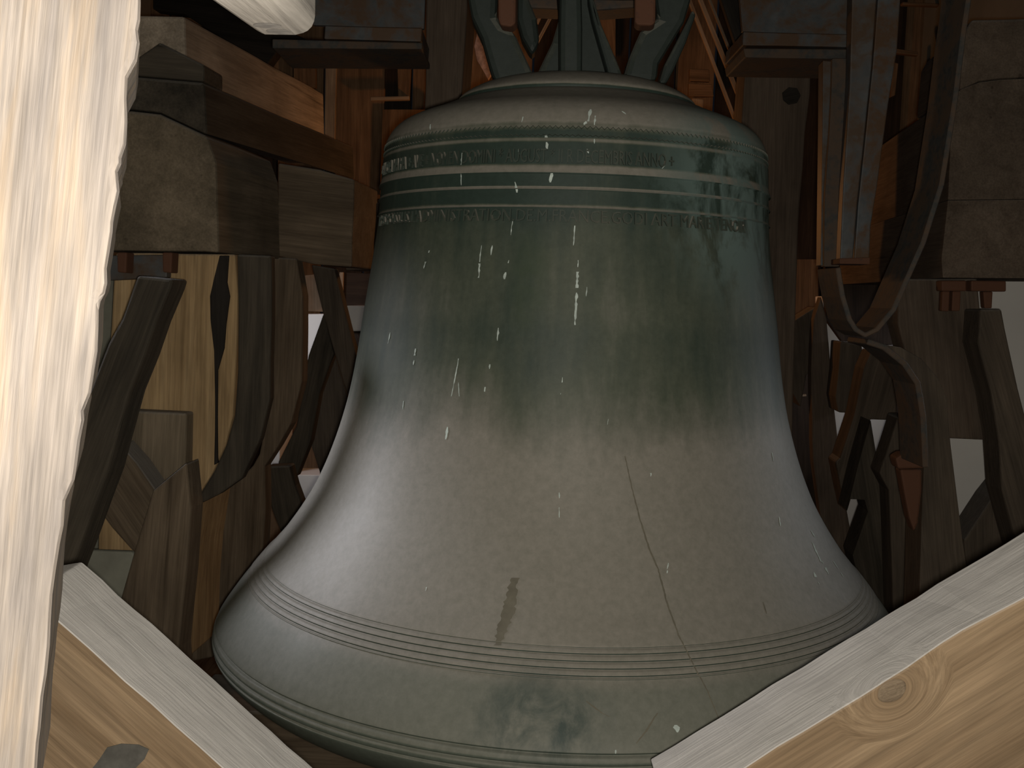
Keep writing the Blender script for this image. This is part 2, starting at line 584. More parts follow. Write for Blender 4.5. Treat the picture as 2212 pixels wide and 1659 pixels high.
# ------------------------------------------------------------------ the bell
BX, BY = 0.126, 2.411
prof = [(-.845, .728), (-.835, .742), (-.82, .760), (-.80, .779), (-.78, .791), (-.765, .7925), (-.75, .789), (-.74, .785), (-.72, .7735), (-.7, .760), (-.68, .746), (-.66, .731),
        (-.64, .7145), (-.62, .6985), (-.6, .6815), (-.575, .660), (-.55, .6395), (-.5, .6055), (-.45, .5765), (-.4, .5535), (-.35, .5345), (-.3, .5185), (-.25, .505),
        (-.2, .4945), (-.15, .486), (-.1, .479), (-.05, .4725), (0, .465), (.05, .4575), (.1, .4505), (.15, .4445), (.2, .441), (.25, .438), (.3, .4345),
        (.32, .4325), (.335, .427), (.35, .419), (.362, .409), (.374, .394), (.386, .371), (.398, .340), (.410, .311), (.420, .288), (.427, .268)]


def catmull(pts, step=0.004):
    out = []
    n = len(pts)
    for i in range(n - 1):
        p0, p1, p2, p3 = pts[max(0, i - 1)], pts[i], pts[i + 1], pts[min(n - 1, i + 2)]
        ln = math.hypot(p2[0] - p1[0], p2[1] - p1[1])
        k = max(1, int(ln / step))
        for j in range(k):
            t = j / k
            out.append(tuple(0.5 * ((2 * b) + (-a + c) * t + (2 * a - 5 * b + 4 * c - d) * t * t + (-a + 3 * b - 3 * c + d) * t ** 3)
                             for a, b, c, d in zip(p0, p1, p2, p3)))
    out.append(pts[-1])
    return out


smooth_prof = catmull(prof)


def rad(z):
    for (z0, r0), (z1, r1) in zip(prof[:-1], prof[1:]):
        if z0 <= z <= z1:
            return r0 + (r1 - r0) * (z - z0) / (z1 - z0)
    return prof[0][1] if z < prof[0][0] else prof[-1][1]


def relief(z):
    """mouldings: added to the radius"""
    a = 0.0
    for zc in (-.600, -.609, -.619, -.629, -.639):            # grooves of the lower band
        a -= 0.0030 * math.exp(-((z - zc) / 0.0016) ** 2)
    if -.642 < z < -.598:
        a += 0.0022
    for zc in (-.744, -.7615, -.777):                          # grooves on the lip
        a -= 0.0055 * math.exp(-((z - zc) / 0.0024) ** 2)
    # shoulder bands: sloped tops and undercut lower edges
    for zc, hgt, up in ((.2310, .0046, .018), (.2010, .0036, .006), (.1670, .0030, .004)):
        if zc <= z < zc + up:
            a += hgt * (1 - (z - zc) / up) ** 1.3
    if .294 < z < .327:
        a -= 0.0012
    return a


dense = []
for z, r in smooth_prof:
    dense.append((z, r))
extra = []
for zc in (-.600, -.609, -.619, -.629, -.639, -.744, -.7615, -.777):
    for k in range(-6, 7):
        extra.append(zc + k * 0.0007)
for zc, hgt, up in ((.2310, .0046, .018), (.2010, .0036, .006), (.1670, .0030, .004)):
    extra += [zc - 0.0004, zc - 0.0012, zc + 0.00001] + [zc + up * k / 6 for k in range(1, 7)]
szs = [a for a, b in smooth_prof]


def rad_s(z):
    import bisect
    i = bisect.bisect_right(szs, z) - 1
    i = max(0, min(len(szs) - 2, i))
    z0, r0 = smooth_prof[i]
    z1, r1 = smooth_prof[i + 1]
    return r0 + (r1 - r0) * ((z - z0) / (z1 - z0) if z1 > z0 else 0)


zs_all = sorted(set([round(z, 6) for z in szs] + [round(z, 6) for z in extra]))
outer = [(z, rad_s(z) + relief(z)) for z in zs_all]
inner = []
for z, r in outer[::6]:
    th = 0.075 if z < -.70 else (0.075 - 0.03 * min(1, (z + .70) / .3) if z < -.4 else 0.045)
    inner.append((min(z, 0.36), max(0.02, r - th)))
bell = empty('bell', (BX, BY, ZC - 0.845), label='huge green-patinated bronze church bell hanging between timber frames in the centre', cat='bell')
NSEG = 240


def lathe(name, pr, mat, parent, cap=True, zoff=0.0):
    bm = bmesh.new()
    rings = []
    for z, r in pr:
        rings.append([bm.verts.new((r * math.sin(2 * math.pi * i / NSEG), -r * math.cos(2 * math.pi * i / NSEG), z + zoff)) for i in range(NSEG)])
    for a, b in zip(rings[:-1], rings[1:]):
        for i in range(NSEG):
            j = (i + 1) % NSEG
            bm.faces.new((a[i], a[j], b[j], b[i]))
    if cap:
        bm.faces.new(rings[0])
        bm.faces.new(rings[-1])
    fr = Matrix.Translation((BX, BY, ZC))
    bm.transform(fr)
    return mesh_obj(name, bm, mat, parent, smooth=True, frame=fr)


lathe('bell_body', inner[::-1] + outer + [(.427, .02)], M['bronze'], bell)
# stepped crown plate above the shoulder
crown = [(.420, .02), (.420, .266), (.428, .2705), (.436, .269), (.445, .259), (.455, .243), (.464, .224), (.472, .20), (.478, .17), (.482, .13), (.483, .02)]
lathe('crown_plate', catmull(crown, 0.006), M['bronze'], bell)

phi_c = math.atan2(-BX, BY)                      # azimuth (from the front) that faces the camera


def on_bell(s_arc, z, rref, out=0.0):
    """point at arc length s_arc (measured at rref, 0 = facing the camera) and height z"""
    a = phi_c + s_arc / rref
    r = rad_s(z) + relief(z) + out
    return Vector((BX + r * math.sin(a), BY - r * math.cos(a), ZC + z))


def bell_hit(px, py, out=0.0):
    d = ray(px, py)
    t = 1.2
    prev = None
    while t < 3.2:
        p = CAM + d * t
        z = p.z - ZC
        if -.845 < z < .427:
            g = math.hypot(p.x - BX, p.y - BY) - (rad_s(z) + relief(z) + out)
            if g < 0:
                lo, hi = t - 0.004, t
                for _ in range(14):
                    mi = (lo + hi) / 2
                    p = CAM + d * mi
                    z = p.z - ZC
                    if math.hypot(p.x - BX, p.y - BY) - (rad_s(z) + relief(z) + out) < 0:
                        hi = mi
                    else:
                        lo = mi
                return CAM + d * hi
        t += 0.004
    return None


# raised lettering
def lettering(name, text, z0, height, xs, start, label):
    cu = bpy.data.curves.new('tmp_text', 'FONT')
    cu.body = text
    cu.size = 1.0
    cu.extrude = 0.0
    cu.resolution_u = 2
    tmp = bpy.data.objects.new('tmp_text', cu)
    C.objects.link(tmp)
    dg = bpy.context.evaluated_depsgraph_get()
    me = bpy.data.meshes.new_from_object(tmp.evaluated_get(dg))
    C.objects.unlink(tmp)
    bpy.data.objects.remove(tmp)
    bm = bmesh.new()
    bm.from_mesh(me)
    bpy.data.meshes.remove(me)
    sc = height / 0.70
    fs = bm.faces[:]
    ret = bmesh.ops.extrude_face_region(bm, geom=fs)
    top = {v for v in ret['geom'] if isinstance(v, bmesh.types.BMVert)}
    rr = rad_s(z0 + height / 2)
    for v in bm.verts:
        s = start + v.co.x * sc * xs
        z = z0 + v.co.y * sc
        a = phi_c + s / rr
        r = rad_s(z) + (0.0042 if v in top else -0.001)
        v.co = Vector((BX + r * math.sin(a), BY - r * math.cos(a), ZC + z))
    o = mesh_obj(name, bm, M['letter'], bell, frame=Matrix.Translation((BX, BY, ZC)))
    if label:
        tag(o, label)
    return o


lettering('lower_inscription', "TRES POISSUS.L'ADMINISTRATION.DE.M.FRANCE.GODI ART MARIE TENOIR", .1405, .0235, 0.84, -0.545, 'raised roman capitals on the lower shoulder band')
lettering('upper_inscription', '+ SANCTA MARIA + AVE + NOMEN DOMINI * AUGUST * II R DECEMBRIS ANNO +', .2515, .026, 0.56, -0.56, 'raised narrow gothic letters on the upper shoulder band')


def zigzag(name, zc, amp, teeth):
    bm = bmesh.new()
    n = teeth * 2
    wd, ht = 0.0011, 0.0022
    lo, hi = [], []
    for i in range(n):
        a = 2 * math.pi * i / n
        z = zc + (amp if i % 2 else -amp)
        ring = []
        for dz, dr in ((wd, -0.001), (0.0, ht), (-wd * 1.3, -0.001)):
            r = rad_s(z + dz) + relief(z + dz) + dr
            ring.append(bm.verts.new((BX + r * math.sin(a), BY - r * math.cos(a), ZC + z + dz)))
        lo.append(ring)
    for i in range(n):
        a, b = lo[i], lo[(i + 1) % n]
        bm.faces.new((a[0], b[0], b[1], a[1]))
        bm.faces.new((a[1], b[1], b[2], a[2]))
    return mesh_obj(name, bm, M['letter'], bell, frame=Matrix.Translation((BX, BY, ZC)))


zigzag('zigzag_border', .3185, .0028, 250)
zigzag('zigzag_border', .3030, .0016, 250)


# lime runs, scratches and stains lying on the bronze
def ribbons(name, runs, mat, out, label, rough=0.5):
    bm = bmesh.new()
    for run in runs:
        pts, wpx = run
        path = []
        for (x0, y0), (x1, y1) in zip(pts[:-1], pts[1:]):
            k = max(2, int(math.hypot(x1 - x0, y1 - y0) / 5))
            for j in range(k):
                path.append((x0 + (x1 - x0) * j / k, y0 + (y1 - y0) * j / k))
        path.append(pts[-1])
        prev = None
        n = len(path)
        for i, (xx, yy) in enumerate(path):
            t = i / max(1, n - 1)
            wv = 0.85 * wpx * (0.35 + 0.65 * math.sin(math.pi * min(1, 0.12 + t * 0.8))) * random.uniform(1 - rough, 1 + rough) * 0.5
            jx = random.uniform(-0.3, 0.3) * wpx * 0.4
            a = bell_hit(xx + jx - wv, yy, out)
            b = bell_hit(xx + jx + wv, yy, out)
            if a is None or b is None or (rough > 0.4 and random.random() < 0.06):
                prev = None
                continue
            cur = (bm.verts.new(a), bm.verts.new(b))
            if prev:
                bm.faces.new((prev[0], prev[1], cur[1], cur[0]))
            prev = cur
    o = mesh_obj(name, bm, mat, bell, frame=Matrix.Translation((BX, BY, ZC)))
    return tag(o, label, kind='stuff')


V = lambda x0, y0, x1, y1, wv: ([(x0, y0), (x1, y1)], wv)
ribbons('lime_streaks', [
    V(1249, 562, 1242, 702, 5), V(1242, 482, 1239, 530, 2.5), V(1113, 393, 1117, 416, 6), V(1192, 374, 1188, 394, 7), V(1107, 478, 1103, 508, 2.5),
    V(1040, 530, 1036, 566, 2.5), V(1036, 564, 1034, 600, 5), V(1063, 530, 1061, 551, 6), V(1099, 562, 1096, 580, 3), V(1092, 588, 1089, 603, 5), V(1078, 697, 1074, 736, 4),
    V(994, 754, 988, 790, 3.5), V(988, 790, 975, 856, 2), V(967, 922, 961, 960, 4.5), V(1058, 787, 1057, 797, 4), V(1048, 831, 1047, 846, 3.5), V(1215, 815, 1214, 826, 3.5),
    V(1212, 846, 1211, 852, 3), V(898, 748, 893, 788, 3), V(927, 541, 915, 580, 3), V(843, 718, 838, 742, 2), V(1276, 236, 1271, 262, 8), V(1266, 262, 1262, 270, 6),
    V(1286, 250, 1284, 270, 4), V(1050, 255, 1044, 266, 8), V(1130, 252, 1127, 264, 4), V(930, 268, 929, 280, 3), V(1406, 1022, 1406, 1029, 4), V(1444, 1216, 1441, 1230, 2.5),
    V(1442, 1232, 1441, 1238, 2.5), V(1683, 1116, 1686, 1136, 3), V(1754, 1170, 1774, 1214, 3), V(1758, 1236, 1770, 1262, 4), V(1776, 1212, 1790, 1240, 3), V(1800, 1212, 1822, 1246, 2),
    V(1752, 1146, 1760, 1160, 2.5), V(1668, 978, 1671, 996, 3), V(1208, 1064, 1208, 1076, 3), V(1208, 1096, 1208, 1118, 2), V(1121, 322, 1122, 333, 5), V(1269, 322, 1271, 331, 5),
    V(996, 375, 996, 400, 3), V(998, 330, 996, 356, 2.5), V(1284, 300, 1284, 310, 5), V(1344, 240, 1352, 247, 3), V(1436, 357, 1430, 364, 4), V(1461, 1566, 1463, 1582, 18),
    V(990, 826, 992, 856, 2), V(872, 866, 870, 884, 2.5), V(1268, 620, 1266, 640, 2), V(1314, 905, 1312, 917, 2.5), V(1180, 292, 1182, 322, 6), V(921, 1268, 919, 1276, 3),
    V(1330, 1620, 1330, 1628, 3), V(1176, 214, 1160, 213, 2), V(1240, 209, 1248, 211, 3),
], M['lime'], 0.0009, 'thin whitish lime runs on the bronze', 0.7)
ribbons('stain_runs', [
    ([(1350, 985), (1364, 1050), (1382, 1120), (1404, 1190), (1422, 1230), (1440, 1300), (1466, 1372), (1486, 1412), (1500, 1440), (1528, 1492), (1556, 1560)], 4.5),
    ([(1112, 1248), (1106, 1280), (1100, 1310), (1092, 1340), (1082, 1364), (1074, 1394)], 30),
    ([(1648, 1300), (1656, 1326)], 3),
    ([(1420, 1540), (1395, 1580), (1374, 1606)], 6), ([(1266, 1514), (1300, 1540), (1316, 1548)], 6),
], M['stain'], 0.0006, 'dark brownish runs and scratches on the bronze', 0.25)


# crown: the canons that hold the bell to its headstock
def canon(name, px, d, th, bev=0.014, twist=None):
    pts = [P(x, y, d) for x, y in px]
    o = prism(name, pts, Vector((0, th, 0)), M['bronze2'], Vector((0, 0, 1)), bell, bev, 0.003, 0.05)
    for p in o.data.polygons:
        p.use_smooth = False
    return o


canon('canon', [(1004, -60), (1012, 0), (1019, 36), (1041, 83), (1055, 134), (1068, 176), (1156, 176), (1149, 152), (1124, 98), (1110, 65), (1084, 54), (1072, 36), (1074, 0), (1080, -60)], 2.29, 0.085)
canon('canon', [(1412, -60), (1418, 0), (1424, 40), (1385, 66), (1374, 90), (1359, 127), (1346, 172), (1420, 176), (1424, 137), (1450, 94), (1479, 47), (1493, 0), (1502, -60)], 2.29, 0.085)
canon('canon', [(1496, 20), (1504, 30), (1482, 92), (1456, 150), (1440, 180), (1424, 180), (1436, 140), (1462, 90), (1488, 40)], 2.44, 0.08, 0.006)
canon('canon', [(1117, -40), (1140, -10), (1160, 40), (1166, 90), (1150, 120), (1128, 80), (1117, 40)], 2.46, 0.08)
canon('canon', [(1209, -60), (1258, -60), (1258, 176), (1209, 176)], 2.22, 0.07, 0.012)
canon('crown_stem', [(1206, -74), (1211, 0), (1209, 36), (1193, 90), (1175, 127), (1154, 172), (1350, 172), (1330, 120), (1320, 101), (1298, 54), (1283, 0), (1282, -74)], 2.33, 0.15)
canon('crown_rib', [(1284, -60), (1284, 0), (1300, 54), (1320, 101), (1340, 150), (1346, 174), (1318, 174), (1300, 110), (1280, 40), (1272, 0), (1270, -60)], 2.285, 0.05, 0.01)

# ------------------------------------------------------------------ headstock and girders above the bell
hs = empty('headstock', P(1240, -30, 2.35), label='dark timber headstock above the bell crown, its underside just in view', cat='headstock')
slab('yoke_beam', [(960, -300), (1560, -290), (1560, -126), (1450, -124), (1060, -124), (960, -126)], 2.2, 0.42, M['black'], parent=hs)
slab('cross_piece', [(1120, -40), (1400, -40), (1400, 14), (1290, 22), (1210, 20), (1120, 16)], 2.62, 0.1, M['iron'], parent=hs, wob=0.002)
for q in ([(1074, -122), (1116, -122), (1114, 50), (1104, 58), (1080, 54), (1076, 40)], [(1372, -122), (1418, -122), (1416, 48), (1408, 55), (1376, 54), (1371, 46)]):
    slab('strap_end', q, 2.19, 0.05, M['rust'], parent=hs, wob=0.002, bev=0.005)


def girder(name, label, webpx, fl_face, fl_under, d, corner_len, mat):
    g = empty(name, P(*webpx[0], d), label=label, cat='girder')
    slab('web', webpx, d + 0.06, 0.02, mat, parent=g, along=Vector((0, 1, 0)), wob=0, bev=0.002)
    slab('lower_flange', fl_face, d - 0.05, 0.24, mat, parent=g, along=Vector((0, 1, 0)), wob=0.001, bev=0.003)
    slab('flange_edge', fl_under, d - 0.06, 0.26, M['iron'], parent=g, along=Vector((0, 1, 0)), wob=0.001, bev=0.003)
    return g


girder('steel_girder', 'rusty blue-grey steel girder crossing above left of the bell crown', [(684, -160), (924, -150), (916, 62), (676, 54)],
       [(702, 55), (912, 60), (910, 90), (700, 84)], [(588, 84), (912, 92), (912, 106), (588, 104)], 3.0, 0, M['girder'])
girder('steel_girder', 'rusty blue-grey steel girder at upper right, ending against the steel column', [(1586, -150), (1846, -140), (1840, 76), (1604, 68)],
       [(1606, 68), (1842, 74), (1838, 102), (1604, 98)], [(1606, 104), (1838, 106), (1838, 128), (1610, 124)], 3.0, 0, M['girder'])

# ------------------------------------------------------------------ near frame: post, V braces, overhead timber end
pp = [(-240, -120), (300, -120), (304, 0), (303, 40), (298, 62), (302, 90), (296, 128), (276, 166), (274, 210), (275, 262), (272, 310), (262, 340), (262, 352), (254, 370), (258, 412), (250, 448),
      (244, 480), (243, 500), (236, 545), (230, 580), (231, 612), (226, 634), (213, 650), (212, 705), (210, 760), (205, 792), (196, 850), (180, 890), (181, 910), (172, 955), (165, 1010),
      (160, 1040), (140, 1085), (136, 1140), (128, 1180), (120, 1230), (112, 1290), (108, 1350), (106, 1400), (100, 1460), (92, 1510), (86, 1580), (82, 1610), (78, 1670), (74, 1780), (-240, 1780)]
DP = 0.86
front = [P(x, y, DP) for x, y in pp]
back_dir = Vector((-0.372, 1.0, 0)).normalized()
post = prism('timber_post', front, back_dir * 0.20, M['post'], P(90, 1500, DP) - P(240, 0, DP), None, 0.009, 0.002, 0.03)
tag(post, 'pale flash-lit weathered oak post with ragged edge filling the left side', 'post')
# the worn arris runs beside the ragged edge as a strip set slightly back
edge = [(286, -120), (284, 0), (272, 120), (258, 200), (252, 260), (240, 330), (232, 420), (222, 480), (208, 560)]
n_e = len(edge)
strip = []

VD = 1.27
left_brace_px = [(60, 1286), (110, 1330), (190, 1400), (270, 1472), (380, 1568), (480, 1659), (640, 1800), (250, 1960), (-60, 1960), (-60, 1500), (-20, 1300)]
rb_px = [(3000, 818), (2212, 1292), (2133, 1331), (2080, 1362), (2040, 1386), (2012, 1404), (1962, 1442), (1918, 1468), (1862, 1504), (1810, 1535), (1735, 1580), (1680, 1612), (1610, 1656), (1440, 1764),
         (1640, 1960), (3000, 1960)]


def near_brace(px, ntop, grain, label, th, chip=None):
    """front outline px (its first ntop corners wander along the worn arris); the far arris is straight"""
    fr = [P(x, y, VD) for x, y in px]
    a, b = fr[0], fr[ntop - 1]
    t = (b - a).normalized()
    bk = []
    for k, p in enumerate(fr):
        q = a + t * (p - a).dot(t) if k < ntop else p
        bk.append(q + Vector((0, th, 0)))
    nf, nbk = [], []
    for k in range(len(fr)):
        m = (k + 1) % len(fr)
        n = max(1, int((fr[m] - fr[k]).length / 0.03)) if k < ntop - 1 else 1
        for j in range(n):
            p, q = fr[k].lerp(fr[m], j / n), bk[k].lerp(bk[m], j / n)
            if k < ntop - 1:
                up = Vector((-t.z, 0, t.x))
                p = p + up * noise.noise(p * 40) * 0.0025
                q = q + up * noise.noise(q * 25) * 0.0020
                if chip is not None and (q - chip).length < 0.022:
                    q = q - up * 0.012
            nf.append(p)
            nbk.append(q)
    bm = bmesh.new()
    va = [bm.verts.new(p) for p in nf]
    vb = [bm.verts.new(p) for p in nbk]
    bm.faces.new(va)
    bm.faces.new(vb[::-1])
    for k in range(len(va)):
        m = (k + 1) % len(va)
        bm.faces.new((va[k], va[m], vb[m], vb[k]))
    bmesh.ops.recalc_face_normals(bm, faces=bm.faces[:])
    es = [e for e in bm.edges if len(e.link_faces) == 2 and e.calc_face_angle(0) > 0.7]
    bmesh.ops.bevel(bm, geom=es, offset=0.003, segments=2, profile=0.5, affect='EDGES', clamp_overlap=True)
    bmesh.ops.triangulate(bm, faces=[f for f in bm.faces if len(f.verts) > 4])
    o = mesh_obj('brace_timber', bm, M['near'], None, frame=grain_frame(sum(nf, Vector()) / len(nf) + Vector((0, th / 2, 0)), grain, Vector((0, 1, 0))))
    for p in o.data.polygons:
        n = o.matrix_basis.to_3x3() @ p.normal
        p.use_smooth = n.z > 0.3 and n.y > -0.9
    return tag(o, label, 'brace')


lb = near_brace(left_brace_px, 7, P(480, 1659, VD) - P(110, 1330, VD), 'sawn oak diagonal brace with dusty grey top, sloping down from lower left', 0.165)
rbr = near_brace(rb_px, 14, P(1620, 1659, VD) - P(2212, 1292, VD), 'sawn oak diagonal brace with a round knot, rising to the lower right corner', 0.165, P(1608, 1540, VD + 0.165))
KC = rbr.matrix_basis.inverted() @ P(1926, 1492, VD)
rbr.data.materials[0] = wood('sawn_brown_oak_knot', *NEAR, dust=(0.72, 0.69, 0.645), dust_top=0.97, blotch=0.2, knot=KC)
# the knot on its face: a swirl of concentric raised rings
kc = P(1926, 1492, VD)
bm = bmesh.new()
kx, kz = (P(1990, 1468, VD) - kc).normalized(), Vector((0, -1, 0))
ky = kz.cross(kx)
for rr_, hh in ((1.0, 0.0), (0.0, 0.0)):
    pass
rings = []
for k, (sc_, h_) in enumerate([(1.0, 0.0004), (0.88, 0.0022), (0.74, 0.0012), (0.62, 0.0026), (0.46, 0.0014), (0.30, 0.003), (0.12, 0.0028)]):
    rings.append([bm.verts.new(kc + (kx * math.cos(a) * 0.019 * sc_ * (1 + 0.12 * math.sin(2 * a + k)) + ky * math.sin(a) * 0.014 * sc_) + kz * h_)
                  for a in [2 * math.pi * i / 28 for i in range(28)]])
for a, b in zip(rings[:-1], rings[1:]):
    for i in range(28):
        bm.faces.new((a[i], a[(i + 1) % 28], b[(i + 1) % 28], b[i]))
bm.faces.new(rings[-1])
M['knot'] = wood('knot_oak', (0.17, 0.12, 0.08), (0.26, 0.195, 0.13), (0.36, 0.28, 0.19), blotch=0.3, fine=3.5)
ko = mesh_obj('knot', bm, M['knot'], rbr, smooth=True, frame=grain_frame(kc, kx, kz))
tag(ko, 'round pale knot')
# dark patch of wear on the left brace
bm = bmesh.new()
pc = [(215, 1640), (232, 1614), (262, 1606), (300, 1608), (322, 1618), (312, 1640), (290, 1662), (262, 1678), (220, 1680), (196, 1664)]
vsx = [bm.verts.new(P(x, y, VD) + Vector((0, -0.0012, 0))) for x, y in pc]
bm.faces.new(vsx)
vs2 = [bm.verts.new(P(x, y, VD) + Vector((0, 0.001, 0))) for x, y in pc]
for i in range(len(pc)):
    j = (i + 1) % len(pc)
    bm.faces.new((vsx[i], vsx[j], vs2[j], vs2[i]))
M['patch'] = plain('grey_patch', (0.105, 0.10, 0.088), 0.9, 0.35, 30)
tag(mesh_obj('dark_stain', bm, M['patch'], lb, frame=Matrix.Translation(P(260, 1640, VD))), 'dark grey stain')

# overhead timber, cut end towards the bell
DN, DF = 0.49, 0.76
far = [P(x, y, DF) for x, y in [(556, 68), (575, 76), (640, 77), (668, 70), (682, 48), (683, -40), (684, -160), (520, -160), (540, 40)]]
near = [P(x, y, DN) for x, y in [(300, -105), (322, -98), (455, -110), (500, -122), (520, -160), (525, -300), (525, -480), (260, -480), (290, -160)]]
bm = bmesh.new()
fa = [bm.verts.new(p) for p in far]
ne = [bm.verts.new(p) for p in near]
bm.faces.new(fa)
bm.faces.new(ne[::-1])
for i in range(len(fa)):
    j = (i + 1) % len(fa)
    bm.faces.new((fa[i], fa[j], ne[j], ne[i]))
bmesh.ops.recalc_face_normals(bm, faces=bm.faces[:])
bmesh.ops.bevel(bm, geom=[e for e in bm.edges if e.calc_face_angle(0) > 0.5], offset=0.004, segments=2, affect='EDGES', profile=0.5, clamp_overlap=True)
ot = mesh_obj('overhead_timber', bm, M['tip'], None, frame=grain_frame((far[0] + near[0]) * 0.5, far[0] - near[0], Vector((0, 0, 1))))
tag(ot, 'pale grey timber end poking down from the top edge, left of the bell', 'timber')

# grey smudges on its underside
bm = bmesh.new()
for u0, v0, ru, rv in ((0.50, 0.80, 0.40, 0.045), (0.62, 0.905, 0.36, 0.050)):
    ring = []
    for k in range(18):
        a = 2 * math.pi * k / 18
        wv = 1 + 0.25 * noise.noise(Vector((u0 * 9 + math.cos(a) * 1.5, v0 * 9 + math.sin(a) * 1.5, 2)))
        u, v = u0 + ru * wv * math.cos(a), v0 + rv * wv * math.sin(a)
        ring.append(bm.verts.new((near[1].lerp(near[2], u)).lerp(far[1].lerp(far[2], u), v) + Vector((0, 0, -0.0012))))
    bm.faces.new(ring)
M['smudge'] = plain('grey_smudge', (0.34, 0.32, 0.30), 0.9, 0.4, 60)
tag(mesh_obj('dark_stain', bm, M['smudge'], ot, frame=Matrix.Translation(far[1])), 'grey smudges')

# ------------------------------------------------------------------ left bell frame
DL = 2.75
beam('frame_beam', [(215, 236), (222, 160), (300, 166), (440, 178), (446, 291), (420, 279), (344, 243), (282, 236)], DL, (440, 178), (763, 316, 4.3), M['dark'],
     'dark upper frame beam left of the bell, lying on the thick lowest beam')
slab('beam_head', [(222, 158), (226, 134), (290, 130), (345, 92), (440, 140), (440, 176), (300, 164)], DL, 0.14, M['dark'],
     'dark peaked timber block on the upper beam, beside the pale post', 'block')
beam('frame_beam', [(200, 33), (304, 33), (398, 35), (402, 150), (404, 206), (200, 200)], 3.05, (398, 35), (699, 203, 4.45), M['pale'],
     'brown topmost frame beam at upper left, receding behind the dark one')
beam('frame_beam', [(200, 241), (282, 239), (344, 246), (420, 282), (446, 294), (466, 350), (472, 546), (440, 543), (235, 541), (200, 541)], DL, (472, 546), (606, 560, 3.27), M['grey'],
     'thick lowest frame beam on the left, end grain facing out above the tan post')
slab('cross_beam', [(600, 352), (690, 366), (765, 388), (760, 577), (680, 571), (600, 554)], 3.32, 0.35, M['brown'],
     'short grey cross beam end between lowest left beam and the bell shoulder', 'beam', grain=((600, 450), (760, 470)))

slab('frame_post', [(250, 546), (400, 548), (508, 549), (513, 640), (512, 720), (508, 800), (504, 898), (486, 965), (461, 1020), (414, 1095), (398, 1200), (390, 1300), (386, 1440), (200, 1440), (220, 1000)],
     DL, 0.30, M['tan'], 'tan oak post with a dark bark seam, under the lowest left beam', 'post', grain=((420, 600), (400, 1200)))
fp = bpy.data.objects['frame_post']
slab('curved_brace', [(511, 549), (585, 552), (586, 700), (583, 861), (562, 948), (522, 1034), (474, 1068), (440, 1085), (414, 1096), (462, 1018), (488, 962), (506, 898), (513, 800), (514, 660)],  # thin dark timber standing in for the shade beside the tan post
     DL - 0.01, 0.04, M['dark'], 'shade band built as dark curved timber between the tan post and the brown knee brace', 'brace', grain=((550, 560), (545, 860)))
bk = slab('bark_seam', [(474, 552), (494, 552), (490, 610), (496, 640), (488, 700), (484, 752), (470, 800), (470, 1000), (462, 1005), (464, 860), (462, 760), (454, 690), (453, 640), (462, 600)], DL - 0.006, 0.014,
          M['black'], parent=fp, bev=0.002, wob=0.006)
tag(bk, 'dark bark seam')
slab('brace_timber', [(296, 596), (372, 604), (366, 624), (336, 695), (310, 771), (278, 850), (250, 952), (232, 1020), (205, 1092), (171, 1187), (150, 1240), (-40, 2190), (-130, 2190), (60, 1240), (110, 1080), (150, 960), (187, 861), (232, 745), (262, 690)],
     2.27, 0.09, M['dark'], 'dark diagonal brace descending leftwards in front of the tan post', 'brace', grain=((345, 600), (190, 1000)))
slab('brace_timber', [(256, 958), (294, 1000), (330, 1052), (360, 1095), (380, 1130), (360, 1260), (320, 1225), (282, 1187), (240, 1140), (206, 1094), (232, 1022)],
     2.60, 0.085, M['brown'], 'short brown brace running down rightwards below the grey block on left', 'brace', grain=((250, 1020), (390, 1230)))
slab('filler_block', [(262, 886), (300, 888), (402, 893), (400, 1000), (399, 1150), (255, 1150), (250, 960)], 2.69, 0.055, M['grey'],
     'grey timber block with flat top, fixed against the foot of the tan post', 'block', grain=((300, 890), (290, 1050)))
slab('frame_timber', [(290, 1190), (330, 1060), (402, 1000), (412, 1100), (402, 1240), (386, 1400), (390, 1480), (240, 1480), (250, 1330)], 2.50, 0.085, M['brown'],
     'brown upright timber at lower left, between grey brace and the bell lip', 'timber', grain=((380, 1050), (350, 1400)))
slab('frame_sill', [(60, 1186), (170, 1188), (285, 1192), (330, 1240), (350, 1300), (300, 1330), (60, 1330)], 2.62, 0.02, M['stone'],
     'pale dusty sill block behind the lower left braces', 'sill')
nb = empty('hanging_bolts', P(310, 560, 2.72), label='rusty bolts and blue-grey plate under the left lowest beam, beside pale post', cat='bolt')
slab('bolt_plate', [(236, 552), (362, 550), (360, 600), (232, 606)], 2.71, 0.03, M['column'], parent=nb, wob=0.001, bev=0.003)
for xx in (262, 360):
    slab('bolt', [(xx - 10, 545), (xx + 12, 545), (xx + 10, 590), (xx - 9, 588)], 2.66, 0.045, M['rust'], parent=nb, wob=0.002, bev=0.004)

slab('curved_brace', [(588, 555), (640, 558), (654, 640), (654, 724), (652, 825), (628, 916), (600, 965), (572, 1008), (573, 1100), (568, 1190), (540, 1246), (460, 1420), (412, 1430), (424, 1330), (452, 1240),
                      (473, 1190), (473, 1066), (520, 1034), (546, 1006), (560, 981), (576, 900), (584, 861), (586, 700)], 3.30, 0.07, M['brown'],
     'curved brown knee brace just left of the bell, bending towards lower left', 'brace', grain=((615, 560), (600, 900)))
DX = 3.75
slab('brace_timber', [(672, 572), (722, 580), (747, 680), (776, 790), (860, 1100), (900, 1620), (850, 1620), (800, 1000), (752, 860), (722, 762), (697, 675)], DX, 0.06, M['rdark'],
     'narrow dark brace leaning rightwards, next to the bell waist', 'brace')
slab('brace_timber', [(699, 676), (721, 764), (690, 850), (671, 952), (640, 1030), (612, 1040), (600, 1000), (640, 920), (655, 826), (666, 768)], DX + 0.02, 0.06, M['dark'],
     'narrow dark brace crossing leftwards behind the curved knee brace', 'brace')
